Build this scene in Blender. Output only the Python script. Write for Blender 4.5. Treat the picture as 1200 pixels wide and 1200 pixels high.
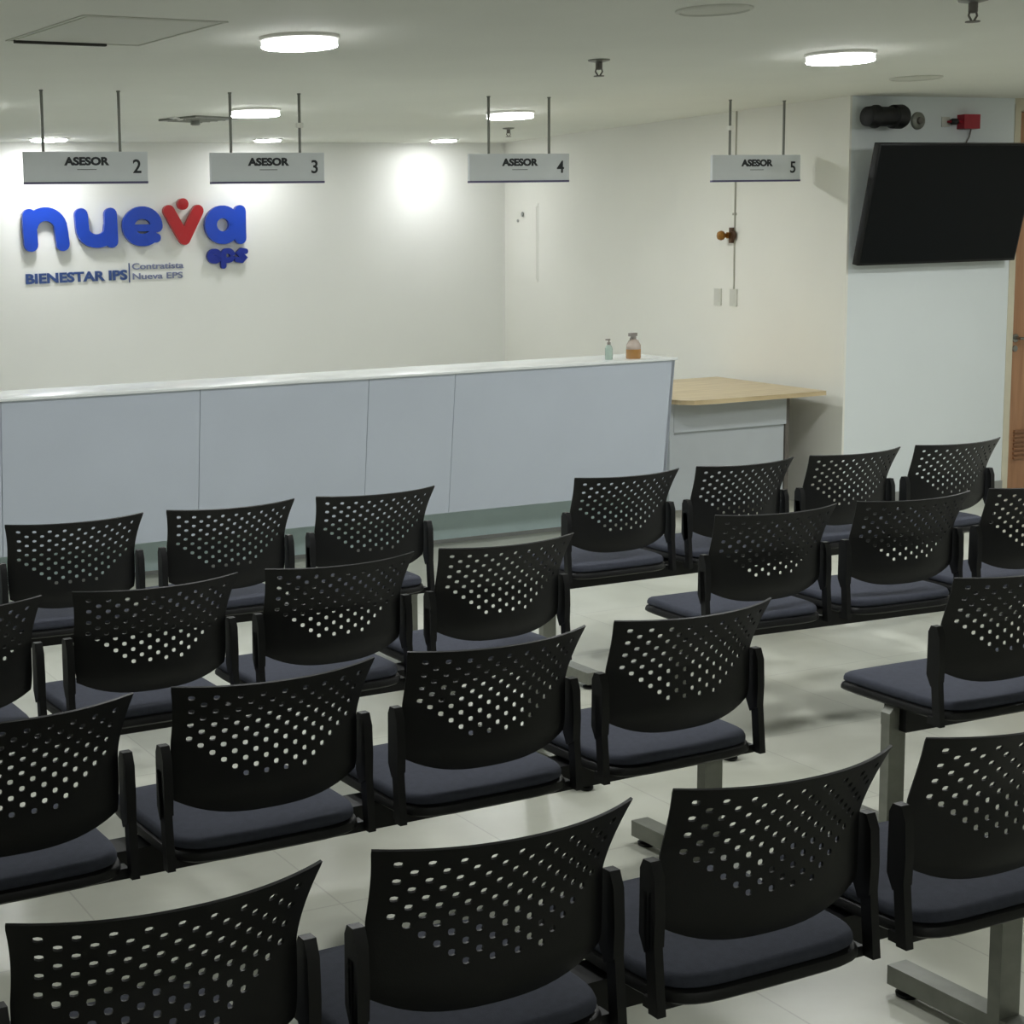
import bpy, bmesh, math, random
from mathutils import Vector, Matrix
random.seed(7)
for o in list(bpy.data.objects): bpy.data.objects.remove(o)
S = bpy.context.scene
COL = S.collection
PI = math.pi

# ------------------------------------------------------------------ camera
cam_d = bpy.data.cameras.new('camera')
cam_d.sensor_width = 36
cam_d.lens = 1931.15 * 36 / 1200
cam_d.shift_x = (600 - 283.4) / 1200
cam_d.shift_y = -(600 - 542.3) / 1200
cam_d.clip_start = 0.05
cam_o = bpy.data.objects.new('camera', cam_d); COL.objects.link(cam_o)
Rv = Vector((0.91666, -0.39896, -0.02366)); Uv = Vector((0.07485, 0.11323, 0.99075)); Fv = Vector((0.39259, 0.90995, -0.13366))
m = Matrix((Rv, Uv, -Fv)).transposed().to_4x4(); m.translation = Vector((0, 0, 1.684))
cam_o.matrix_world = m
S.camera = cam_o

# ------------------------------------------------------------------ world, exposure
w = bpy.data.worlds.new('world'); S.world = w; w.use_nodes = True
w.node_tree.nodes['Background'].inputs[0].default_value = (0.8, 0.85, 0.8, 1)
w.node_tree.nodes['Background'].inputs[1].default_value = 0.05
S.view_settings.view_transform = 'Standard'
S.view_settings.look = 'None'
S.view_settings.gamma = 1
S.view_settings.use_curve_mapping = False
S.view_settings.exposure = 0.0
LAMP = 90.0          # emission of the round ceiling lamps
SPOT = 60.0          # emission of the recessed downlights
LCOL = (0.985, 1.0, 1.0)

# ------------------------------------------------------------------ materials
def srgb(r, g, b):
    f = lambda c: (c/255/12.92 if c/255 <= 0.04045 else ((c/255+0.055)/1.055)**2.4)
    return (f(r), f(g), f(b), 1)
def mat(name, rgb, rough=0.5, metal=0.0, var=0.05, scale=8, bump=0.0, bscale=200, spec=0.5, alpha=None, trans=0, coat=0):
    m = bpy.data.materials.new(name); m.use_nodes = True
    n = m.node_tree.nodes; l = m.node_tree.links; b = n['Principled BSDF']
    tc = n.new('ShaderNodeTexCoord')
    nz = n.new('ShaderNodeTexNoise'); nz.inputs['Scale'].default_value = scale; nz.inputs['Detail'].default_value = 4
    l.new(tc.outputs['Object'], nz.inputs['Vector'])
    rp = n.new('ShaderNodeValToRGB'); c = srgb(*rgb)
    rp.color_ramp.elements[0].position = 0.3; rp.color_ramp.elements[1].position = 0.7
    rp.color_ramp.elements[0].color = tuple(x*(1-var) for x in c[:3])+(1,)
    rp.color_ramp.elements[1].color = tuple(min(1, x*(1+var)) for x in c[:3])+(1,)
    l.new(nz.outputs['Fac'], rp.inputs['Fac']); l.new(rp.outputs['Color'], b.inputs['Base Color'])
    b.inputs['Roughness'].default_value = rough; b.inputs['Metallic'].default_value = metal
    b.inputs['Specular IOR Level'].default_value = spec
    b.inputs['Coat Weight'].default_value = coat
    b.inputs['Transmission Weight'].default_value = trans
    if bump:
        n2 = n.new('ShaderNodeTexNoise'); n2.inputs['Scale'].default_value = bscale
        l.new(tc.outputs['Object'], n2.inputs['Vector'])
        bp = n.new('ShaderNodeBump'); bp.inputs['Strength'].default_value = bump; bp.inputs['Distance'].default_value = 0.002
        l.new(n2.outputs['Fac'], bp.inputs['Height']); l.new(bp.outputs['Normal'], b.inputs['Normal'])
    return m
def emit(name, col, strength):
    m = bpy.data.materials.new(name); m.use_nodes = True
    b = m.node_tree.nodes['Principled BSDF']
    b.inputs['Base Color'].default_value = (0.9, 0.9, 0.9, 1)
    b.inputs['Emission Color'].default_value = col+(1,); b.inputs['Emission Strength'].default_value = strength
    return m
M = {}
M['cream'] = mat('cream_paint', (232, 232, 224), 0.7, var=0.012, scale=2, bump=0.1)
M['logo_wall'] = mat('off_white_paint', (230, 231, 226), 0.7, var=0.012, scale=2, bump=0.1)
M['cool'] = mat('cool_white_paint', (222, 229, 230), 0.6, var=0.015, scale=2, bump=0.1)
M['ceiling'] = mat('ceiling_paint', (226, 228, 219), 0.8, var=0.02, scale=1.5)
M['ceiling_part'] = mat('ceiling_fitting_white', (205, 207, 196), 0.6, var=0.01)
M['groove'] = mat('dark_gap', (60, 60, 55), 0.9)
M['base'] = mat('grey_baseboard', (150, 152, 148), 0.4)
M['plastic'] = mat('black_plastic', (14, 15, 16), 0.5, var=0.1, scale=30, bump=0.15, bscale=500, spec=0.4)
M['black_metal'] = mat('black_metal', (11, 12, 14), 0.5, var=0.08, spec=0.4)
M['fabric'] = mat('grey_upholstery', (65, 68, 78), 0.9, var=0.08, scale=60, bump=0.4, bscale=700, spec=0.2)
M['steel'] = mat('grey_painted_steel', (128, 130, 122), 0.38, metal=0.35, var=0.12, scale=20)
M['counter'] = mat('white_grey_laminate', (190, 198, 210), 0.4, var=0.02, scale=3)
M['counter_top'] = mat('white_counter_top', (228, 232, 232), 0.25, var=0.01, scale=3)
M['plinth'] = mat('pale_green_grey_plinth', (212, 232, 232), 0.4, var=0.02)
M['panel_grey'] = mat('grey_desk_panel', (182, 188, 192), 0.5, var=0.02)
M['desk_edge'] = mat('dark_desk_leg', (98, 94, 88), 0.5)
M['blue'] = mat('royal_blue_acrylic', (8, 62, 176), 0.35, var=0.02, coat=0.3)
M['dkblue'] = mat('navy_blue_acrylic', (18, 42, 140), 0.35, var=0.02)
M['txtblue'] = mat('blue_lettering', (45, 72, 130), 0.5, var=0.02)
M['txtgrey'] = mat('grey_blue_lettering', (120, 128, 160), 0.5, var=0.02)
M['red'] = mat('red_acrylic', (170, 8, 20), 0.35, var=0.02, coat=0.3)
M['sign'] = mat('brushed_grey_sign', (216, 221, 224), 0.5, metal=0.0, var=0.04, scale=4)
M['signedge'] = mat('violet_grey_sign_edge', (88, 84, 120), 0.5)
M['ink'] = mat('dark_lettering', (38, 42, 46), 0.6, var=0.02)
M['rod'] = mat('grey_metal_rod', (120, 122, 115), 0.4, metal=0.5)
M['screen'] = mat('dark_glass_screen', (5, 9, 13), 0.3, var=0.1, scale=2, spec=0.15)
M['bezel'] = mat('black_bezel', (12, 14, 16), 0.4, spec=0.3)
M['firered'] = mat('red_alarm_plastic', (160, 30, 48), 0.4)
M['brass'] = mat('brown_brass', (150, 105, 45), 0.3, metal=0.7, var=0.15, scale=40)
M['brown'] = mat('dark_brown_wood', (72, 45, 22), 0.5)
M['pale'] = mat('pale_plastic_plate', (204, 205, 196), 0.5, var=0.01)
M['cable'] = mat('pale_grey_conduit', (172, 172, 158), 0.6)
M['doorframe'] = mat('cream_door_frame', (206, 200, 178), 0.6)
M['lamp'] = emit('lamp_diffuser', LCOL, LAMP)
M['lamp_edge'] = emit('lamp_acrylic_edge', LCOL, 3.0)
M['spot'] = emit('downlight_diffuser', (0.97, 0.98, 1.0), SPOT)
M['lampring'] = mat('white_lamp_body', (235, 235, 228), 0.4)
M['green_liq'] = mat('pale_green_liquid', (196, 216, 204), 0.2, trans=0.3)
M['amber'] = mat('amber_liquid', (200, 150, 90), 0.2, trans=0.3)
M['clear'] = mat('clear_pinkish_plastic', (225, 208, 196), 0.2, trans=0.5)
M['pump'] = mat('grey_pump_plastic', (140, 134, 128), 0.4)
M['signal_green'] = M['pale']

def wood(name, c1, c2, rough, sx=1.0, sy=12.0, sz=1.0):
    m = bpy.data.materials.new(name); m.use_nodes = True
    n = m.node_tree.nodes; l = m.node_tree.links; b = n['Principled BSDF']
    tc = n.new('ShaderNodeTexCoord'); mp = n.new('ShaderNodeMapping'); mp.inputs['Scale'].default_value = (sx, sy, sz)
    nz = n.new('ShaderNodeTexNoise'); nz.inputs['Scale'].default_value = 3; nz.inputs['Detail'].default_value = 8
    rp = n.new('ShaderNodeValToRGB'); rp.color_ramp.elements[0].position = 0.35; rp.color_ramp.elements[1].position = 0.65
    rp.color_ramp.elements[0].color = srgb(*c1); rp.color_ramp.elements[1].color = srgb(*c2)
    l.new(tc.outputs['Object'], mp.inputs['Vector']); l.new(mp.outputs['Vector'], nz.inputs['Vector'])
    l.new(nz.outputs['Fac'], rp.inputs['Fac']); l.new(rp.outputs['Color'], b.inputs['Base Color'])
    b.inputs['Roughness'].default_value = rough
    return m
M['desk_wood'] = wood('light_maple_laminate', (186, 166, 128), (206, 188, 150), 0.35)
M['door_wood'] = wood('brown_wood_door', (158, 116, 84), (176, 132, 98), 0.45, 14, 14, 1.0)
M['louvre_wood'] = wood('brown_louvre', (132, 94, 66), (150, 108, 78), 0.5, 2, 2, 14)

def floor_mat():
    m = bpy.data.materials.new('pale_stone_floor_tiles'); m.use_nodes = True
    n = m.node_tree.nodes; l = m.node_tree.links; b = n['Principled BSDF']
    tc = n.new('ShaderNodeTexCoord')
    br = n.new('ShaderNodeTexBrick'); br.offset = 0.0
    br.inputs['Scale'].default_value = 1; br.inputs['Brick Width'].default_value = 0.6; br.inputs['Row Height'].default_value = 0.6
    br.inputs['Mortar Size'].default_value = 0.0025; br.inputs['Mortar Smooth'].default_value = 0.1; br.inputs['Bias'].default_value = 0
    br.inputs['Color1'].default_value = srgb(201, 202, 190); br.inputs['Color2'].default_value = srgb(195, 197, 185)
    br.inputs['Mortar'].default_value = srgb(178, 178, 168)
    l.new(tc.outputs['Object'], br.inputs['Vector'])
    nz = n.new('ShaderNodeTexNoise'); nz.inputs['Scale'].default_value = 2.2; nz.inputs['Detail'].default_value = 7; nz.inputs['Distortion'].default_value = 0.6
    l.new(tc.outputs['Object'], nz.inputs['Vector'])
    rp = n.new('ShaderNodeValToRGB'); rp.color_ramp.elements[0].position = 0.3; rp.color_ramp.elements[1].position = 0.7
    rp.color_ramp.elements[0].color = (0.78, 0.78, 0.75, 1); rp.color_ramp.elements[1].color = (1, 1, 1, 1)
    l.new(nz.outputs['Fac'], rp.inputs['Fac'])
    mx = n.new('ShaderNodeMix'); mx.data_type = 'RGBA'; mx.blend_type = 'MULTIPLY'; mx.inputs[0].default_value = 1
    l.new(br.outputs['Color'], mx.inputs[6]); l.new(rp.outputs['Color'], mx.inputs[7])
    l.new(mx.outputs[2], b.inputs['Base Color'])
    b.inputs['Roughness'].default_value = 0.32
    return m
M['floor'] = floor_mat()

# ------------------------------------------------------------------ helpers
def link(name, me, material, parent=None, loc=(0, 0, 0), smooth=None):
    if not me.materials: me.materials.append(material)
    if smooth is not None:
        for p in me.polygons: p.use_smooth = True
        me.set_sharp_from_angle(angle=math.radians(smooth))
    o = bpy.data.objects.new(name, me); COL.objects.link(o); o.location = loc
    if parent: o.parent = parent
    return o
def obj(name, bm, material, parent=None, loc=(0, 0, 0), smooth=None, bevel=0):
    if bevel:
        es = [e for e in bm.edges if len(e.link_faces) == 2 and e.calc_face_angle(0) > 0.6]
        bmesh.ops.bevel(bm, geom=es, offset=bevel, segments=2, affect='EDGES', profile=0.5)
    bmesh.ops.recalc_face_normals(bm, faces=bm.faces)
    me = bpy.data.meshes.new(name); bm.to_mesh(me); bm.free()
    return link(name, me, material, parent, loc, smooth if smooth is not None else (35 if bevel else None))
def box(bm, x0, x1, y0, y1, z0, z1, mtx=None):
    vs = [bm.verts.new((x, y, z)) for x in (x0, x1) for y in (y0, y1) for z in (z0, z1)]
    for f in ((0, 1, 3, 2), (4, 6, 7, 5), (0, 4, 5, 1), (2, 3, 7, 6), (0, 2, 6, 4), (1, 5, 7, 3)):
        bm.faces.new([vs[i] for i in f])
    if mtx: bmesh.ops.transform(bm, matrix=mtx, verts=vs)
    return vs
def bx(x0, x1, y0, y1, z0, z1):
    bm = bmesh.new(); box(bm, x0, x1, y0, y1, z0, z1); return bm
def prism(bm, pts, a0, a1, axis='z'):
    """polygon pts extruded along axis"""
    def P(p, a):
        return {'z': (p[0], p[1], a), 'x': (a, p[0], p[1]), 'y': (p[0], a, p[1])}[axis]
    A = [bm.verts.new(P(p, a0)) for p in pts]; B = [bm.verts.new(P(p, a1)) for p in pts]
    n = len(pts)
    bm.faces.new(A); bm.faces.new(B[::-1])
    for i in range(n): bm.faces.new((A[i], A[(i+1) % n], B[(i+1) % n], B[i]))
def lathe(bm, prof, seg=24, center=(0, 0, 0), axis='z'):
    rings = []
    for r, h in prof:
        ring = []
        for k in range(seg):
            a = 2*PI*k/seg; c, s = r*math.cos(a), r*math.sin(a)
            p = {'z': (c, s, h), 'x': (h, c, s), 'y': (c, h, s)}[axis]
            ring.append(bm.verts.new((p[0]+center[0], p[1]+center[1], p[2]+center[2])))
        rings.append(ring)
    for a, b in zip(rings, rings[1:]):
        for k in range(seg): bm.faces.new((a[k], a[(k+1) % seg], b[(k+1) % seg], b[k]))
    bm.faces.new(rings[0]); bm.faces.new(rings[-1][::-1])
def tube(bm, pts, r, seg=8):
    pts = [Vector(p) for p in pts]; rings = []
    for i, p in enumerate(pts):
        d = (pts[min(i+1, len(pts)-1)]-pts[max(i-1, 0)]).normalized()
        u = d.orthogonal().normalized() if i == 0 else (u - d*u.dot(d)).normalized()
        v = d.cross(u)
        rings.append([bm.verts.new(p+u*r*math.cos(2*PI*k/seg)+v*r*math.sin(2*PI*k/seg)) for k in range(seg)])
    for a, b in zip(rings, rings[1:]):
        for k in range(seg): bm.faces.new((a[k], a[(k+1) % seg], b[(k+1) % seg], b[k]))
    bm.faces.new(rings[0]); bm.faces.new(rings[-1][::-1])
def empty(name, label, cat, loc=(0, 0, 0), rz=0, group=None):
    o = bpy.data.objects.new(name, None); COL.objects.link(o); o.location = loc; o.rotation_euler = (0, 0, rz)
    o.empty_display_size = 0.1
    return tag(o, label, cat, group)
def tag(o, label, cat, group=None):
    o['label'] = label; o['category'] = cat
    if group: o['group'] = group
    return o
def struct(name, bm, m, parent=None, **k):
    o = obj(name, bm, m, parent, **k)
    if not parent: o['kind'] = 'structure'
    return o
def text_mesh(s, size, depth, bold=0.0, align='LEFT', sx=1.0, spacing=1.0):
    """lettering standing upright in the XZ plane facing -Y"""
    cu = bpy.data.curves.new('lettering', 'FONT'); cu.body = s; cu.size = size; cu.extrude = depth/2
    cu.offset = bold; cu.align_x = align; cu.space_character = spacing; cu.resolution_u = 4
    t = bpy.data.objects.new('tmp', cu); COL.objects.link(t)
    bpy.context.view_layer.update()
    me = bpy.data.meshes.new_from_object(t.evaluated_get(bpy.context.evaluated_depsgraph_get()))
    bpy.data.objects.remove(t)
    me.transform(Matrix.Rotation(PI/2, 4, 'X') @ Matrix.Diagonal((sx, 1, 1, 1)))
    me.materials.clear()
    return me

# ------------------------------------------------------------------ the room
H = 2.43
struct('floor', bx(-4.2, 10.7, -3.2, 12.0, -0.1, 0), M['floor'])
struct('ceiling', bx(-4.2, 10.7, -3.2, 12.0, H, H+0.12), M['ceiling'])
struct('wall_back', bx(-4.0, 7.62, 11.8, 11.95, 0, H), M['logo_wall'])
struct('wall_left', bx(-4.15, -4.0, -3.0, 11.95, 0, H), M['cream'])
struct('wall_right', bx(10.5, 10.65, -3.0, 7.65, 0, H), M['cream'])
struct('wall_rear', bx(-4.15, 10.65, -3.15, -3.0, 0, H), M['cream'])
WA = Vector((7.12, 7.5)); WB = Vector((7.52, 11.8)); WD = (WB-WA).normalized(); WN = Vector((-WD.y, WD.x))   # WN points to the room
bm = bmesh.new(); prism(bm, [(7.12, 7.5), (7.52, 11.8), (7.62, 11.8), (7.24, 7.62), (7.135, 7.5)], 0, H)
struct('wall_side', bm, M['cream'])
struct('wall_front', bx(7.135, 8.42, 7.5, 7.6, 0, H), M['cool'])
bm = bx(8.42, 9.42, 7.5, 7.6, 2.395, H); struct('trim_1', bm, M['doorframe'])
struct('wall_door', bx(9.42, 10.5, 7.5, 7.6, 0, H), M['cool'])
# door frame + leaf
df = struct('door_1', bx(8.475, 9.365, 7.535, 7.575, 0.005, 2.35), M['door_wood'])
bm = bmesh.new(); box(bm, 8.42, 8.47, 7.495, 7.6, 0, 2.395); box(bm, 9.37, 9.42, 7.495, 7.6, 0, 2.395); box(bm, 8.47, 9.37, 7.495, 7.6, 2.355, 2.395)
struct('door_frame', bm, M['doorframe'], df)
bm = bmesh.new()
for k in range(7): box(bm, 8.55, 9.29, 7.522, 7.54, 0.20+k*0.028, 0.216+k*0.028)
struct('louvre_grille', bm, M['louvre_wood'], df)
bm = bmesh.new(); lathe(bm, [(0.026, 7.525), (0.026, 7.535)], 20, (8.53, 0, 0.965), 'y')
tube(bm, [(8.53, 7.53, 0.965), (8.53, 7.485, 0.965), (8.55, 7.475, 0.965), (8.63, 7.475, 0.965)], 0.009)
lathe(bm, [(0.02, 7.525), (0.02, 7.535)], 20, (8.53, 0, 0.90), 'y')
struct('door_handle', bm, mat('chrome_handle', (150, 150, 145), 0.25, metal=0.9), df, smooth=40)
# baseboards
struct('baseboard_front', bx(7.14, 8.42, 7.488, 7.5, 0, 0.08), M['base'])
struct('baseboard_back', bx(-4.0, 7.5, 11.788, 11.8, 0, 0.08), M['cream'])
# second door, far beyond the frame edge is not shown

# ------------------------------------------------------------------ ceiling fittings
def ceiling_lamp(x, y, label):
    t = empty('ceiling_lamp', label, 'ceiling light', (x, y, H), 0, 'round surface ceiling lamps')
    bm = bmesh.new(); lathe(bm, [(0.150, 0), (0.150, -0.012), (0.146, -0.014)], 40); obj('lamp_body', bm, M['lampring'], t, smooth=40)
    bm = bmesh.new(); lathe(bm, [(0.142, -0.014), (0.143, -0.036)], 40); obj('acrylic_edge', bm, M['lamp_edge'], t, smooth=50)
    bm = bmesh.new(); lathe(bm, [(0.1425, -0.0362), (0.138, -0.040), (0.11, -0.042), (0.01, -0.043)], 40); obj('diffuser', bm, M['lamp'], t, smooth=50)
    return t
for x, y, lab in [(2.72, 5.67, 'round white ceiling lamp, large and bright, left of the ceiling centre'),
                  (5.33, 5.68, 'round white ceiling lamp in front of the television wall'),
                  (3.94, 8.82, 'round ceiling lamp just behind the rods of the number 3 sign'),
                  (5.66, 8.82, 'round ceiling lamp just behind the rods of the number 4 sign'),
                  (2.22, 8.83, 'round ceiling lamp beside the left rod of the number 2 sign, at the picture edge'),
                  (0.11, 5.66, 'round ceiling lamp over the left end of the seating, outside the picture'),
                  (7.95, 5.66, 'round ceiling lamp in front of the wooden door, outside the picture'),
                  (2.0, 3.9, 'added round fill lamp over the middle of the third row, outside the picture'),  # added unseen fill, raises the overall light in the hall
                  (3.7, 3.6, 'added round fill lamp over the aisle end of the third row, outside the picture'),  # another added fill lamp, kept out of view
                  (5.6, 3.3, 'added round fill lamp over the right-hand third row, outside the picture'),  # added out of view for more light on the hall
                  (7.9, 3.9, 'added round fill lamp far right before the television wall, outside the picture'),  # added unseen fill for the right side of the hall
                  (-1.6, 5.6, 'round ceiling lamp near the left wall, outside the picture'),
                  (6.7, 4.4, 'added round fill lamp between the television and the right benches, outside the picture'),  # added out of view to brighten the television wall from the front
                  (2.1, -0.8, 'round ceiling lamp behind the camera position, outside the picture')]:
    ceiling_lamp(x, y, lab)
def downlight(x, y, r, power, label):
    t = empty('downlight', label, 'downlight', (x, y, H), 0, 'downlights along the logo wall')
    bm = bmesh.new(); lathe(bm, [(r+0.015, 0), (r+0.015, -0.006), (r, -0.010)], 32); obj('trim_ring', bm, M['lampring'], t, smooth=40)
    bm = bmesh.new(); lathe(bm, [(r*0.97, -0.010), (r*0.95, -0.017), (0.01, -0.018)], 32); obj('diffuser', bm, M['spot'], t, smooth=50)
    ld = bpy.data.lights.new('downlight_beam', 'SPOT'); ld.energy = power; ld.spot_size = math.radians(130); ld.spot_blend = 1.0
    ld.color = (0.95, 0.97, 1.0); ld.shadow_soft_size = r
    lo = bpy.data.objects.new('beam', ld); COL.objects.link(lo); lo.parent = t; lo.location = (0, 0, -0.03); lo.rotation_euler = (math.radians(4), 0, 0)
downlight(3.50, 11.42, 0.13, 15, 'bright downlight above the number 2 sign, close to the logo wall')
downlight(5.20, 11.42, 0.10, 5, 'small downlight behind the number 3 sign, close to the logo wall')
downlight(6.72, 11.42, 0.10, 14, 'small downlight left of the number 4 sign, washing the wall white')

# access hatch
t = empty('access_hatch', 'square ceiling access hatch left open a crack, above the number 2 sign', 'hatch', (1.99, 5.67, H), 0.09)
bm = bmesh.new()
for a in ((-.27, .27, -.36, -.35), (-.27, .27, .345, .36), (-.27, -.26, -.35, .345), (.26, .27, -.35, .345)): box(bm, *a, -0.004, 0)
obj('hatch_frame', bm, M['ceiling_part'], t)
bm = bmesh.new(); box(bm, -.245, .245, -.335, .325, -0.003, 0.0); obj('hatch_panel', bm, M['ceiling_part'], t)
bm = bmesh.new(); box(bm, -.245, .12, .326, .344, -0.012, -0.0005); obj('gap_shade', bm, M['groove'], t)  # dark strip standing in for the shade in the open gap
# supply vent with a loose blade
t = empty('air_vent', 'small square ceiling air vent with dark slots, between signs 2 and 3', 'air vent', (3.86, 9.5, H), 0.35)
bm = bmesh.new()
for a in ((-.17, .17, -.17, -.14), (-.17, .17, .14, .17), (-.17, -.14, -.14, .14), (.14, .17, -.14, .14)): box(bm, *a, -0.012, 0)
lathe(bm, [(.03, -.012), (.03, -.04), (.02, -.045)], 12, (-.02, 0, 0)); obj('vent_frame', bm, M['steel'], t)
obj('vent_throat', bx(-.14, .14, -.14, .14, -0.003, 0), M['groove'], t)
bm = bmesh.new()
for k in range(4):
    y = -.105+k*.07; prism(bm, [(y-.012, -.004), (y+.012, -.018), (y+.014, -.016), (y-.010, -.003)], -.14, .14, 'x')
obj('vent_blades', bm, M['steel'], t)
bm = bmesh.new(); box(bm, -.21, -.12, -.03, .03, -.03, -.026, Matrix.Rotation(0.12, 4, 'Y')); obj('loose_blade', bm, M['lampring'], t)
# round speakers
for x, y, r, lab in [(6.63, 6.53, 0.13, 'round white ceiling speaker above the television'),
                     (3.81, 4.66, 0.13, 'round white ceiling speaker at the top edge of the picture')]:
    t = empty('ceiling_speaker', lab, 'ceiling speaker', (x, y, H), 0, 'round ceiling speakers')
    bm = bmesh.new(); lathe(bm, [(r, 0), (r, -0.006), (r-0.012, -0.010), (r-0.016, -0.004)], 36); obj('speaker_rim', bm, M['ceiling_part'], t, smooth=40)
    bm = bmesh.new(); lathe(bm, [(r-0.02, 0), (r-0.02, -0.005), (0.01, -0.008)], 36); obj('speaker_grille', bm, M['ceiling_part'], t, smooth=50)
def sprinkler(x, y, s, lab):
    t = empty('sprinkler', lab, 'sprinkler', (x, y, H), 0, 'ceiling sprinklers')
    bm = bmesh.new(); lathe(bm, [(0.042*s, 0), (0.040*s, -0.006), (0.018*s, -0.012)], 24); obj('escutcheon', bm, M['steel'], t, smooth=40)
    bm = bmesh.new(); lathe(bm, [(0.013*s, -0.01), (0.013*s, -0.035*s), (0.008*s, -0.038*s)], 12)
    tube(bm, [(0.012*s, 0, -0.033*s), (0.016*s, 0, -0.045*s), (0.004*s, 0, -0.06*s)], 0.003*s)
    tube(bm, [(-0.012*s, 0, -0.033*s), (-0.016*s, 0, -0.045*s), (-0.004*s, 0, -0.06*s)], 0.003*s); obj('nozzle', bm, M['desk_edge'], t, smooth=40)
    bm = bmesh.new(); lathe(bm, [(0.020*s, -0.06*s), (0.020*s, -0.063*s)], 16); obj('deflector', bm, M['desk_edge'], t)
sprinkler(4.39, 6.13, 1.15, 'dark metal ceiling sprinkler between the two large round lamps')
sprinkler(6.5, 10.15, 1.0, 'small sprinkler seen between the rods of the number 4 sign')
sprinkler(4.55, 4.24, 1.2, 'dark sprinkler cut by the top edge of the picture, at right')

# ------------------------------------------------------------------ hanging signs
def sign(x0, x1, zc, rods, num, clip, lab):
    y = 7.85; zt = zc+.078; zb = zc-.078; cx = (x0+x1)/2; wd = (x1-x0)
    t = empty('hanging_sign', lab, 'hanging sign', (cx, y, zb), 0, 'numbered counter signs')
    obj('sign_board', bx(-wd/2, wd/2, -0.009, 0.009, 0.010, zt-zb), M['sign'], t, bevel=0.002)
    obj('edge_strip', bx(-wd/2, wd/2, -0.011, 0.011, 0, 0.0105), M['signedge'], t)
    me = text_mesh('ASESOR', 0.052, 0.002, 0.0026, 'CENTER', 1.22); link('word', me, M['ink'], t, (0.0, -0.010, 0.092))
    me = text_mesh(num, 0.094, 0.002, 0.0014, 'CENTER', 1.0); link('number', me, M['ink'], t, (wd/2-0.057, -0.010, 0.052))
    obj('underline', bx(-0.05, 0.05, -0.0102, -0.0088, 0.068, 0.071), M['ink'], t)
    for i, rx in enumerate(rods):
        bm = bmesh.new(); tube(bm, [(rx-cx, 0, zt-zb-0.004), (rx-cx, 0, H-zb)], 0.0075, 10); lathe(bm, [(0.010, H-zb-0.006), (0.010, H-zb)], 14, (rx-cx, 0, 0))
        r = obj('rod', bm, M['rod'], t, smooth=40)
        if clip is not None and clip == i:
            bm = bmesh.new(); box(bm, rx-cx-.014, rx-cx+.014, -.014, .012, H-zb-.175, H-zb-.15, None); obj('white_clip', bm, M['lampring'], r, bevel=.003)
sign(2.272, 2.910, 2.056, (2.375, 2.77), '2', None, 'grey hanging sign numbered 2, leftmost')
sign(3.251, 3.893, 2.050, (3.368, 3.757), '3', 1, 'grey hanging sign numbered 3')
sign(4.772, 5.418, 2.043, (4.900, 5.29), '4', None, 'grey hanging sign numbered 4')
sign(6.414, 7.068, 2.034, (6.545, 6.945), '5', 0, 'grey hanging sign numbered 5, in front of the cream side wall')

# ------------------------------------------------------------------ logo on the wall
def stroke(bm, pts, r, y0, y1, seg=8):
    """a thick rounded stroke in the XZ plane from depth y0 (front) to y1"""
    pts = [Vector(p) for p in pts]; n = len(pts)
    L, R = [], []
    for i in range(n):
        d = (pts[min(i+1, n-1)]-pts[max(i-1, 0)]).normalized(); nn = Vector((-d.y, d.x))*r
        L.append(pts[i]+nn); R.append(pts[i]-nn)
    def cap(c, d):
        a0 = math.atan2(d.y, d.x)
        return [c+Vector((math.cos(a0+PI/2-PI*k/seg), math.sin(a0+PI/2-PI*k/seg)))*r for k in range(1, seg)]
    # quads strip + caps, front bevelled ring omitted
    def mk(p, y): return bm.verts.new((p.x, y, p.y))
    Lf = [mk(p, y0) for p in L]; Rf = [mk(p, y0) for p in R]; Lb = [mk(p, y1) for p in L]; Rb = [mk(p, y1) for p in R]
    for i in range(n-1):
        bm.faces.new((Lf[i], Lf[i+1], Rf[i+1], Rf[i])); bm.faces.new((Lf[i], Lb[i], Lb[i+1], Lf[i+1])); bm.faces.new((Rf[i+1], Rb[i+1], Rb[i], Rf[i])); bm.faces.new((Lb[i], Rb[i], Rb[i+1], Lb[i+1]))
    if (pts[0]-pts[-1]).length < 1e-5: return
    for c, d, a, b, ab, bb in ((pts[-1], pts[-1]-pts[-2], Lf[-1], Rf[-1], Lb[-1], Rb[-1]), (pts[0], pts[0]-pts[1], Rf[0], Lf[0], Rb[0], Lb[0])):
        cp = cap(c, d); cf = [a]+[mk(p, y0) for p in cp]+[b]; cb = [ab]+[mk(p, y1) for p in cp]+[bb]
        bm.faces.new(cf); bm.faces.new(cb[::-1])
        for i in range(len(cf)-1): bm.faces.new((cf[i], cb[i], cb[i+1], cf[i+1]))
def U(u, v):    # drawing grid of the lettering -> metres from the sign's origin (left bottom)
    return ((u-101)/3.75*0.00681, (435-v)/3.75*0.00618 + (u-101)*-0.00001)
def arc(cx, cy, r, a0, a1, n=20, ry=None):
    ry = ry or r
    return [(cx+r*math.cos(math.radians(a0+(a1-a0)*k/n)), cy-ry*math.sin(math.radians(a0+(a1-a0)*k/n))) for k in range(n+1)]
k_ = 1/3.75*0.0065
lg = empty('wall_logo', 'large raised blue lettering with a red v figure on the white back wall', 'wall lettering', (3.392, 11.8, 1.49))
def letter(name, strokes, m):
    bm = bmesh.new()
    for i, (pts, r) in enumerate(strokes): stroke(bm, [U(*p) for p in pts], r*k_, -0.05-0.0004*i, -0.012)
    return obj(name, bm, m, lg)
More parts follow.
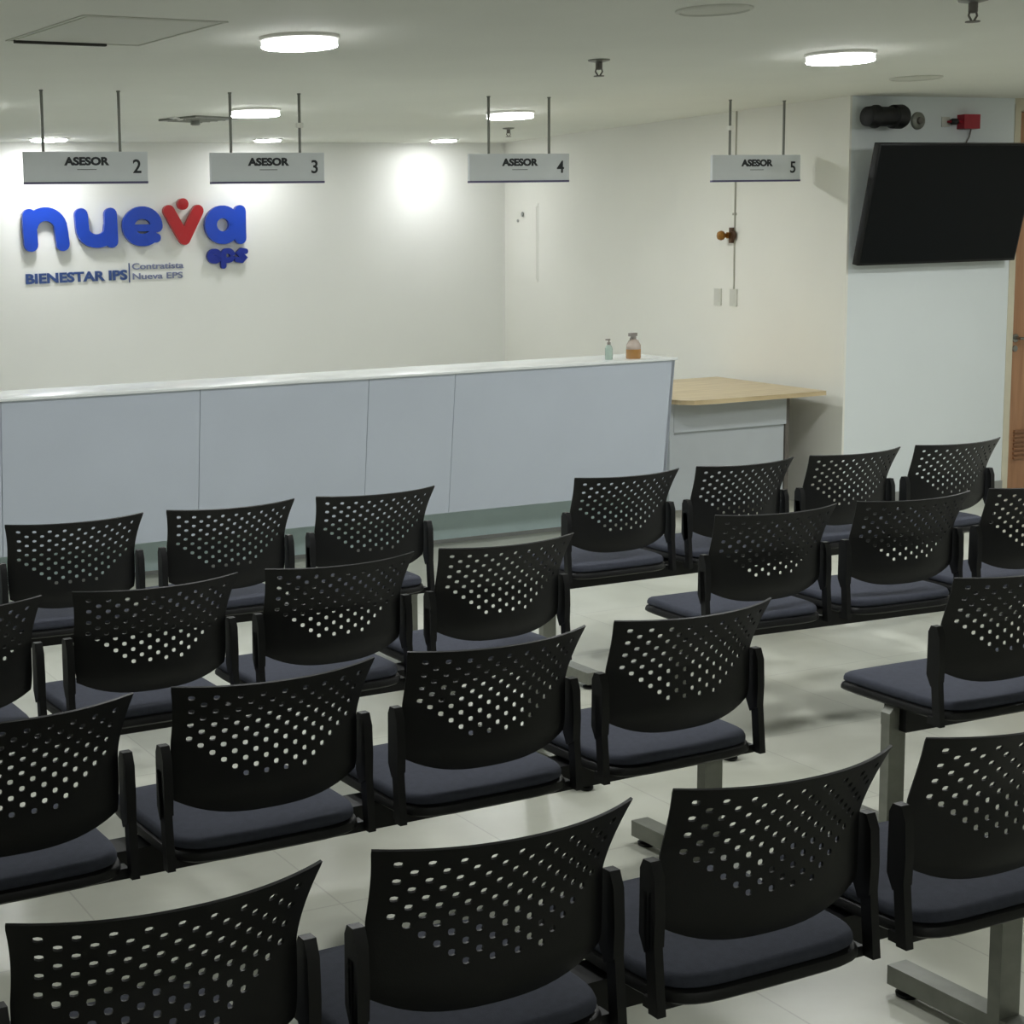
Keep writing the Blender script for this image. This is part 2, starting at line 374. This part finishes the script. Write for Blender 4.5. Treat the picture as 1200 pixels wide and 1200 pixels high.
letter('letter_n', [([(122, 188), (123, 250), (126, 314)], 30), (arc(190, 250, 64, 165, 20, 14, 70)+[(255, 262), (259, 314)], 29)], M['blue'])
letter('letter_u', [([(341, 186), (344, 240)]+arc(405, 250, 60, 180, 340, 14, 53)[1:]+[(466, 235)], 29), ([(467, 184), (469, 305)], 28)], M['blue'])
letter('letter_e', [(arc(605, 240, 62, 0, 310, 26), 27), ([(560, 247), (664, 247)], 15), ([(640, 293), (664, 293)], 20)], M['blue'])
letter('letter_v', [([(723, 172), (790, 300)], 26), ([(853, 172), (790, 300)], 26)], M['red'])
letter('letter_a', [(arc(965, 238, 55, 0, 360, 30, 60), 28), ([(1045, 176), (1045, 300)], 27)], M['blue'])
bm = bmesh.new(); c = U(787, 141); lathe(bm, [(25*k_, -0.012), (25*k_, -0.05), (22*k_, -0.052)], 24, (c[0], 0, c[1]), 'y'); obj('red_dot', bm, M['red'], lg, smooth=40)
bm = bmesh.new()
for i, (pts, r) in enumerate([(arc(926, 382, 22, 0, 320, 16), 9), ([(908, 384), (946, 384)], 6),
                (arc(986, 380, 22, 0, 360, 18), 9), ([(966, 372), (966, 428)], 9),
                ([(1068, 362), (1048, 358), (1034, 368), (1050, 381), (1066, 392), (1052, 404), (1030, 400)], 9)]):
    stroke(bm, [U(*p) for p in pts], r*k_*1.4, -0.04-0.0004*i, -0.01)
obj('small_letters_eps', bm, M['dkblue'], lg)
bm = bmesh.new()
for u, v in ((122, 250), (259, 290), (344, 240), (467, 250), (560, 250), (650, 250), (790, 290), (925, 260), (1045, 250), (787, 141), (926, 404), (966, 410), (1050, 381)):
    x, z = U(u, v); lathe(bm, [(0.006, -0.02), (0.006, 0)], 8, (x, 0, z), 'y')
obj('standoff_pins', bm, M['rod'], lg)
tx = empty('wall_caption', 'line of small blue and grey lettering under the blue wall logo', 'wall lettering', (3.392, 11.8, 1.40))
me = text_mesh('BIENESTAR IPS', 0.098, 0.008, 0.0036, 'LEFT', 1.14); wdt = max(v.co.x for v in me.vertices)
me.transform(Matrix.Diagonal((0.795/wdt, 1, 1, 1))); link('bold_line', me, M['txtblue'], tx, (0.0, -0.006, 0.006)).rotation_euler = (0, -0.012, 0)
obj('divider', bx(0.808, 0.815, -0.008, 0, -0.01, 0.135), M['txtblue'], tx)
me = text_mesh('Contratista', 0.066, 0.006, 0.0008); wdt = max(v.co.x for v in me.vertices)
me.transform(Matrix.Diagonal((0.42/wdt, 1, 1, 1))); link('upper_line', me, M['txtgrey'], tx, (0.832, -0.005, 0.087))
me = text_mesh('Nueva EPS', 0.066, 0.006, 0.0008); wdt = max(v.co.x for v in me.vertices)
me.transform(Matrix.Diagonal((0.41/wdt, 1, 1, 1))); link('lower_line', me, M['txtgrey'], tx, (0.832, -0.005, 0.012))

# ------------------------------------------------------------------ reception counter
t = empty('reception_counter', 'long white-grey reception counter with leaning front panels', 'reception counter', (2.7, 7.86, 0))
t_inv = Vector((-2.7, -7.86, 0))
def part(name, bm, m, **k):
    bmesh.ops.translate(bm, verts=bm.verts, vec=t_inv); return obj(name, bm, m, t, **k)
X0, X1 = -1.2, 5.85
fy = lambda z: 7.525-(z-0.22)/(0.955-0.22)*0.08     # leaning front face
seams = [X0, -0.1, 0.95, 2.0, 3.0, 3.93, 4.44, X1]
for a, b in zip(seams, seams[1:]):
    bm = bmesh.new(); prism(bm, [(fy(.22), .22), (fy(.968), .968), (fy(.968)+.03, .968), (fy(.22)+.03, .22)], a+.0015, b-.0015, 'x')
    part('front_panel', bm, M['counter'])
bm = bmesh.new(); prism(bm, [(7.80, .22), (7.58, .24), (7.49, .968), (7.87, .968), (7.87, .22)], X0+.02, X1-.02, 'x'); part('counter_body', bm, M['counter'])
part('counter_top', bx(X0-.01, X1+.01, 7.43, 7.86, .968, .982), M['counter_top'], bevel=.003)
part('plinth', bx(X0+.03, X1-.03, 7.80, 7.87, 0, .22), M['plinth'])
part('plinth_foot_strip', bx(X0+.03, X1-.03, 7.79, 7.80, 0, .02), M['base'])
bm = bmesh.new(); prism(bm, [(fy(.22), .22), (fy(.968), .968), (7.86, .968), (7.86, .22)], X1-.02, X1-.0005, 'x'); part('end_panel', bm, M['counter'])

# bottles on the counter top
b1 = empty('sanitiser_bottle', 'small pale green pump bottle on the counter top', 'bottle', (5.49, 7.56, .982))
bm = bmesh.new(); lathe(bm, [(.019, 0), (.021, .004), (.021, .062), (.016, .075), (.009, .082)], 20); obj('bottle_body', bm, M['green_liq'], b1, smooth=50)
bm = bmesh.new(); lathe(bm, [(.010, .082), (.010, .096), (.004, .098), (.004, .108)], 14); box(bm, -.020, .006, -.005, .005, .106, .115); obj('pump', bm, M['pump'], b1)
b2 = empty('spray_bottle', 'amber spray bottle standing on the counter top near its right end', 'bottle', (5.64, 7.54, .982))
bm = bmesh.new(); lathe(bm, [(.038, 0), (.041, .005), (.041, .052)], 24); obj('liquid', bm, M['amber'], b2, smooth=50)
bm = bmesh.new(); lathe(bm, [(.041, .052), (.040, .075), (.028, .098), (.014, .108)], 24); obj('bottle_body', bm, M['clear'], b2, smooth=50)
bm = bmesh.new(); lathe(bm, [(.015, .108), (.015, .122), (.010, .126)], 14); box(bm, -.030, .020, -.008, .008, .124, .142); tube(bm, [(-.012, 0, .126), (-.022, 0, .112), (-.024, 0, .100)], .003)
obj('trigger_head', bm, M['pump'], b2)

# ------------------------------------------------------------------ desk
t = empty('desk', 'light wood topped desk against the cream side wall', 'desk', (6.6, 8.1, 0)); t_inv = Vector((-6.6, -8.1, 0))
bm = bmesh.new(); prism(bm, [(6.0, 7.70), (6.015, 7.60), (6.07, 7.545), (6.16, 7.53), (7.035, 7.545), (7.18, 8.70), (6.0, 8.70)], .694, .72); part('desktop', bm, M['desk_wood'], bevel=.002)
part('modesty_panel', bx(6.05, 6.875, 7.72, 7.738, .06, .694), M['panel_grey'])
part('shade_band', bx(6.05, 6.875, 7.70, 7.7195, .52, .694), M['panel_grey'])  # raised strip standing in for the desktop's shadow band on the panel
part('leg_panel', bx(6.880, 6.908, 7.712, 8.6, 0, .694), M['desk_edge'])
part('leg_panel', bx(6.02, 6.048, 7.70, 8.6, 0, .694), M['panel_grey'])
bm = bmesh.new(); lathe(bm, [(.03, .71), (.03, .713), (.024, .714)], 20, (6.55, 8.3, 0)); part('cable_grommet', bm, M['cable'], smooth=40)

# ------------------------------------------------------------------ things on the cream side wall
def on_wall(s, z): p = WA+WD*s; return (p.x, p.y, z)
wz = math.atan2(-WN.x, WN.y)          # local +Y of a fitting points into the room... its -Y towards the wall
def wallthing(name, lab, cat, s, z, group=None): return empty(name, lab, cat, on_wall(s, z), wz, group)
t = wallthing('conduit', 'thin pale vertical conduit on the cream wall below the number 5 sign', 'conduit', 1.10, 1.22)
obj('pipe', bx(-.004, .004, 0, .008, 0.07, H-1.22), M['cable'], t, bevel=.002)
obj('strap', bx(-.014, .014, 0, .014, .55, .565), M['cable'], t)
t = wallthing('wall_fitting', 'small round brown and brass fitting on the conduit below the number 5 sign', 'wall fitting', 1.125, 1.642)
bm = bmesh.new(); lathe(bm, [(.034, 0.012), (.034, .022), (.028, .028)], 24, (-.02, 0, 0), 'y'); box(bm, -.03, .0, .012, .03, -.05, .05); obj('backplate', bm, M['brown'], t)
bm = bmesh.new(); lathe(bm, [(.014, .02), (.014, .045), (.028, .055), (.032, .07), (.026, .085), (.008, .09)], 24, (.03, 0, 0), 'y'); box(bm, -.02, .03, .014, .03, -.02, .02); obj('knob', bm, M['brass'], t, smooth=40)
for s, lab in ((1.10, 'pale socket plate at the foot of the conduit on the cream wall'), (1.275, 'pale switch plate left of the conduit on the cream wall')):
    t = wallthing('socket_plate', lab, 'wall socket', s, 1.24, 'pale wall plates')
    obj('plate', bx(-.038, .038, 0, .009, -.055, .055), M['pale'], t, bevel=.003)
    obj('insert', bx(-.022, .022, .009, .011, -.035, .035), M['pale'], t)
t = wallthing('panel_door', 'narrow white electrical panel door on the wall beside the far corner', 'electrical panel', 3.95, 1.61)
obj('frame', bx(-.21, .21, 0, .004, -.31, .31), M['cream'], t)
obj('leaf', bx(-.19, .19, .004, .008, -.29, .29), M['cream'], t, bevel=.002)
bm = bmesh.new(); lathe(bm, [(.02, .016), (.018, .022)], 16, (.03, 0, .23), 'y'); lathe(bm, [(.013, .016), (.012, .02)], 16, (.11, 0, .18), 'y'); obj('lock', bm, M['base'], t)

# ------------------------------------------------------------------ television and wall devices
t = empty('television', 'large black flat television tilted down on the pale wall', 'television', (7.74, 7.5, 1.80))
tilt = math.atan2(.15, .69)
tv = Matrix.Translation((0, -.155, 0)) @ Matrix.Rotation(tilt, 4, 'X')
def tvpart(name, bm, m, **k): bmesh.ops.transform(bm, matrix=tv, verts=bm.verts); return obj(name, bm, m, t, **k)
tvpart('casing', bx(-.622, .622, -.012, .035, -.353, .353), M['bezel'], bevel=.004)
tvpart('screen', bx(-.610, .610, -.0135, -.011, -.338, .343), M['screen'])
tvpart('rear_bulge', bx(-.35, .35, .034, .07, -.25, .18), M['bezel'], bevel=.008)
bm = bmesh.new(); box(bm, -.25, .25, -.02, 0, -.12, .12); box(bm, -.2, -.17, -.10, -.015, -.1, .1); box(bm, .17, .2, -.10, -.015, -.1, .1); obj('wall_bracket', bm, M['black_metal'], t)

t = empty('wall_projector', 'black cylindrical spotlight fixed to the wall above the television', 'spotlight', (7.30, 7.5, 2.305))
bm = bmesh.new(); lathe(bm, [(.045, -.15), (.056, -.145), (.060, -.10), (.066, -.09), (.066, -.075), (.056, -.065), (.056, .04), (.068, .05), (.070, .11), (.062, .128), (.050, .130)], 28, (0, -.095, 0), 'x'); obj('housing', bm, M['black_metal'], t, smooth=35)
bm = bmesh.new(); lathe(bm, [(.050, .128), (.046, .134), (.01, .138)], 24, (0, -.095, 0), 'x'); obj('lens', bm, M['screen'], t, smooth=50)
bm = bmesh.new(); box(bm, -.05, .05, -.012, 0, -.045, .045); box(bm, -.02, .02, -.06, -.01, -.02, .02); obj('bracket', bm, M['black_metal'], t)
t = empty('wall_sensor', 'small round grey sensor between the black spotlight and the red alarm', 'sensor', (7.635, 7.5, 2.29))
bm = bmesh.new(); lathe(bm, [(.052, 0), (.050, -.012), (.042, -.018)], 24, (0, 0, 0), 'y'); obj('sensor_base', bm, M['steel'], t, smooth=40)
bm = bmesh.new(); lathe(bm, [(.022, -.018), (.020, -.032), (.008, -.036)], 20, (0, 0, 0), 'y'); obj('sensor_eye', bm, M['desk_edge'], t, smooth=40)
t = empty('fire_alarm', 'small red fire alarm box on the wall above the television', 'fire alarm', (8.015, 7.5, 2.285))
obj('alarm_box', bx(-.064, .064, -.055, 0, -.042, .042), M['firered'], t, bevel=.006)
bm = bmesh.new(); tube(bm, [(-.062, -.03, 0), (-.09, -.03, 0)], .010, 10); obj('arm', bm, M['firered'], t)
bm = bmesh.new(); lathe(bm, [(.012, -.145), (.019, -.135), (.019, -.10), (.010, -.088)], 16, (0, -.03, 0), 'x'); obj('horn', bm, M['black_metal'], t, smooth=40)
obj('mount_plate', bx(-.19, -.13, -.006, 0, -.03, .03), M['pale'], t)
bm = bmesh.new(); box(bm, -.15, -.10, -.035, -.0, -.006, .006); obj('horn_bracket', bm, M['firered'], t)
bm = bmesh.new(); tube(bm, [(.03, -.02, -.04), (.02, -.016, -.09), (-.02, -.008, -.16), (-.03, -.008, -.22)], .004); obj('wire', bm, M['desk_edge'], t)

# ------------------------------------------------------------------ waiting benches
P = 0.56
def back_surface(x, z):
    """depth of the backrest shell at (x, z): wings bend forward, the top leans back"""
    wing = 0.058*min(1.2, abs(x)/0.237)**2.2
    if z >= 0.65: y = -0.008-0.062*((z-0.65)/0.135)**1.25
    elif z >= 0.55: y = -0.008
    else: y = -0.008+0.03*((0.55-z)/0.07)**1.6
    return y+wing
def make_backrest():
    bm = bmesh.new(); NC = 19; NR = 18; CW = 0.025
    ztop = 0.785; first = 0.0178; rh = 0.0165
    def wfac(z):
        t = max(0.0, min(1.0, (0.785-z)/0.13)); w = 1-0.075*(1-(1-t)**2)
        return w if z > .60 else w*(1-0.05*((.60-z)/.11)**2)
    def rowz(j, u):
        zb = 0.487+0.042*abs(u)**3
        zt = ztop + 0.004*u*u
        if j == 0: return zt
        z = zt-first-(j-1)*rh
        if j <= 13: return z
        z13 = zt-first-12*rh
        return z13+(zb-z13)*(j-13)/(NR-13)
    V = {}
    def pos(i, j):            # fractional grid position
        u = (i-NC/2)/(NC/2)
        j0 = int(math.floor(j)); f = j-j0
        z = rowz(j0, u)*(1-f)+(rowz(j0+1, u)*f if f > 1e-9 else 0)
        x = (i-NC/2)*CW*wfac(z)
        return Vector((x, back_surface(x, z), z))
    def gv(i, j):
        k = (round(i*4), round(j*4))
        if k not in V: V[k] = bm.verts.new(pos(i, j))
        return V[k]
    maxrow = {8: 6, 7: 7, 6: 8, 5: 9, 4: 10, 3: 11, 2: 10, 1: 11, 0: 10}
    for i in range(NC):
        for j in range(NR):
            ci = i-9; hr = j-1
            hole = abs(ci) <= 8 and hr >= 0 and (ci+hr) % 2 == 0 and hr <= maxrow[abs(ci)]
            near = abs(ci) <= 9 and j <= 13
            if not near:
                ring = [gv(i, j), gv(i+1, j), gv(i+1, j+1), gv(i, j+1)]
                if j == 14: ring.insert(1, gv(i+.5, j))
                bm.faces.new(ring); continue
            ring = [gv(i, j), gv(i+.5, j), gv(i+1, j), gv(i+1, j+.5), gv(i+1, j+1), gv(i+.5, j+1), gv(i, j+1), gv(i, j+.5)]
            if not hole: bm.faces.new(ring); continue
            inner = []
            hx, hy = 0.28, 0.34
            for dx, dy in ((-.78, -.78), (0, -1), (.78, -.78), (1, 0), (.78, .78), (0, 1), (-.78, .78), (-1, 0)):
                inner.append(bm.verts.new(pos(i+.5+dx*hx, j+.5+dy*hy)))
            for k in range(8): bm.faces.new((ring[k], ring[(k+1) % 8], inner[(k+1) % 8], inner[k]))
    bmesh.ops.recalc_face_normals(bm, faces=bm.faces)
    bmesh.ops.solidify(bm, geom=list(bm.faces), thickness=0.0045)
    return bm
def make_cushion(hx, y0, y1, z0, z1, crown, n=2.0):
    """rounded seat pad: super-ellipse outline with a soft crown and a waterfall front"""
    bm = bmesh.new(); cy = (y0+y1)/2; hy = (y1-y0)/2; N = 40
    def outline(s):
        out = []
        for k in range(N):
            a = 2*PI*k/N; c, d = math.cos(a), math.sin(a); e = 2/5.5
            x = math.copysign(abs(c)**e, c)*hx*s; y = math.copysign(abs(d)**e, d)*(hy-(1-s)*hx)
            out.append((x*(1.0 if y < 0 else 1.0), cy+y))
        return out
    def droop(y): t = max(0, (y-(y1-.09))/.09); return -0.016*t*t
    layers = [(0.97, z0), (1.0, z0+.006), (1.0, z1-.012), (0.985, z1-.004), (0.95, z1), (0.7, z1+crown*.6), (0.35, z1+crown), (0.05, z1+crown)]
    rings = []
    for s, z in layers: rings.append([bm.verts.new((x, y, z+droop(y))) for x, y in outline(s)])
    for a, b in zip(rings, rings[1:]):
        for k in range(N): bm.faces.new((a[k], a[(k+1) % N], b[(k+1) % N], b[k]))
    bm.faces.new(rings[0]); bm.faces.new(rings[-1])
    return bm
def make_upright(s):
    bm = bmesh.new()
    # tube going down to below the seat
    vs = box(bm, -.009, .009, -.012, .012, 0, 1)
    for v in vs:
        z = .388+(.60-.388)*v.co.z; v.co = (v.co.x+s*.240, v.co.y+.016+(z-.388)*.09, z)
    # chunky shoulder clamp
    prof = [(.015, .49), (-.022, .505), (-.026, .56), (-.022, .625), (-.006, .652), (.022, .652), (.034, .635), (.036, .52)]
    prism(bm, [(y*.68+.030, z) for y, z in prof], s*.228, s*.249, 'x')
    return bm
mesh = {}
def proto(name, bm, m, **k):
    o = obj(name, bm, m, **k); mesh[name] = o.data; bpy.data.objects.remove(o)
proto('backrest', make_backrest(), M['plastic'], smooth=40)
proto('seat', make_cushion(.232, -.012, .43, .396, .422, 0), M['plastic'], smooth=40)
proto('seat_cushion', make_cushion(.226, -.004, .425, .420, .447, .008), M['fabric'], smooth=50)
proto('upright_l', make_upright(-1), M['black_metal'], bevel=.004)
proto('upright_r', make_upright(1), M['black_metal'], bevel=.004)
bm = bmesh.new(); box(bm, -.17, .17, .06, .36, .378, .40); box(bm, -.235, .235, .03, .06, .385, .405); proto('seat_bracket', bm, M['black_metal'], bevel=.003)
bm = bmesh.new(); box(bm, -.20, 3*P+.24, .165, .245, .325, .388); proto('beam', bm, M['black_metal'], bevel=.004)
bm = bmesh.new(); box(bm, -.029, .029, -.015, .015, .02, .345)
prism(bm, [(-.03, .34), (-.03, .375), (-.012, .395), (.03, .395), (.03, .34)], -.016, .016, 'y'); proto('leg', bm, M['steel'], bevel=.004)
bm = bmesh.new(); box(bm, -.028, .028, -.30, .28, .022, .066); proto('foot', bm, M['steel'], bevel=.006)
bm = bmesh.new(); lathe(bm, [(.022, 0), (.024, .008), (.014, .012), (.014, .024)], 16, (0, -.27, 0)); lathe(bm, [(.022, 0), (.024, .008), (.014, .012), (.014, .024)], 16, (0, .25, 0)); proto('glide', bm, M['black_metal'], smooth=40)
def inst(name, key, parent, loc=(0, 0, 0)):
    o = bpy.data.objects.new(name, mesh[key]); COL.objects.link(o); o.parent = parent; o.location = loc; return o
def bench(x, y, rz, lab):
    t = empty('waiting_bench', lab, 'bench', (x, y, 0), rz, 'black four-seat waiting benches')
    inst('beam', 'beam', t)
    for k in range(4):
        L = (k*P, 0, 0)
        inst('backrest', 'backrest', t, L)
        s = inst('seat', 'seat', t, L); c = inst('seat_cushion', 'seat_cushion', s); c['label'] = 'grey upholstered cushion'
        inst('seat_bracket', 'seat_bracket', t, L)
        inst('upright', 'upright_l', t, L); inst('upright', 'upright_r', t, L)
    for lx in (-.205, 3*P+.25):
        l = inst('leg', 'leg', t, (lx, .205, 0)); l['label'] = 'grey steel leg'
        f = inst('foot', 'foot', l, (0, 0, 0)); f['label'] = 'grey steel foot bar'
        inst('glide', 'glide', l, (0, 0, 0))
for x, y, rz, lab in [
    (1.056, 5.163, -.004, 'black perforated four-seat bench nearest the counter, left of the aisle'),
    (3.741, 5.047, .011, 'black perforated four-seat bench nearest the counter, right of the aisle, below the television'),
    (0.933, 4.050, .033, 'black perforated four-seat bench in the second row from the counter, left of the aisle'),
    (3.644, 4.131, -.043, 'black perforated four-seat bench in the second row from the counter, right of the aisle'),
    (0.827, 3.058, .0375, 'black perforated four-seat bench in the third row from the counter, left of the aisle'),
    (3.534, 3.084, 0, 'black perforated bench in the third row, cut off by the right edge of the photo'),
    (0.765, 2.078, .0285, 'black perforated four-seat bench closest to the camera, along the bottom edge')]:
    bench(x, y, rz, lab)
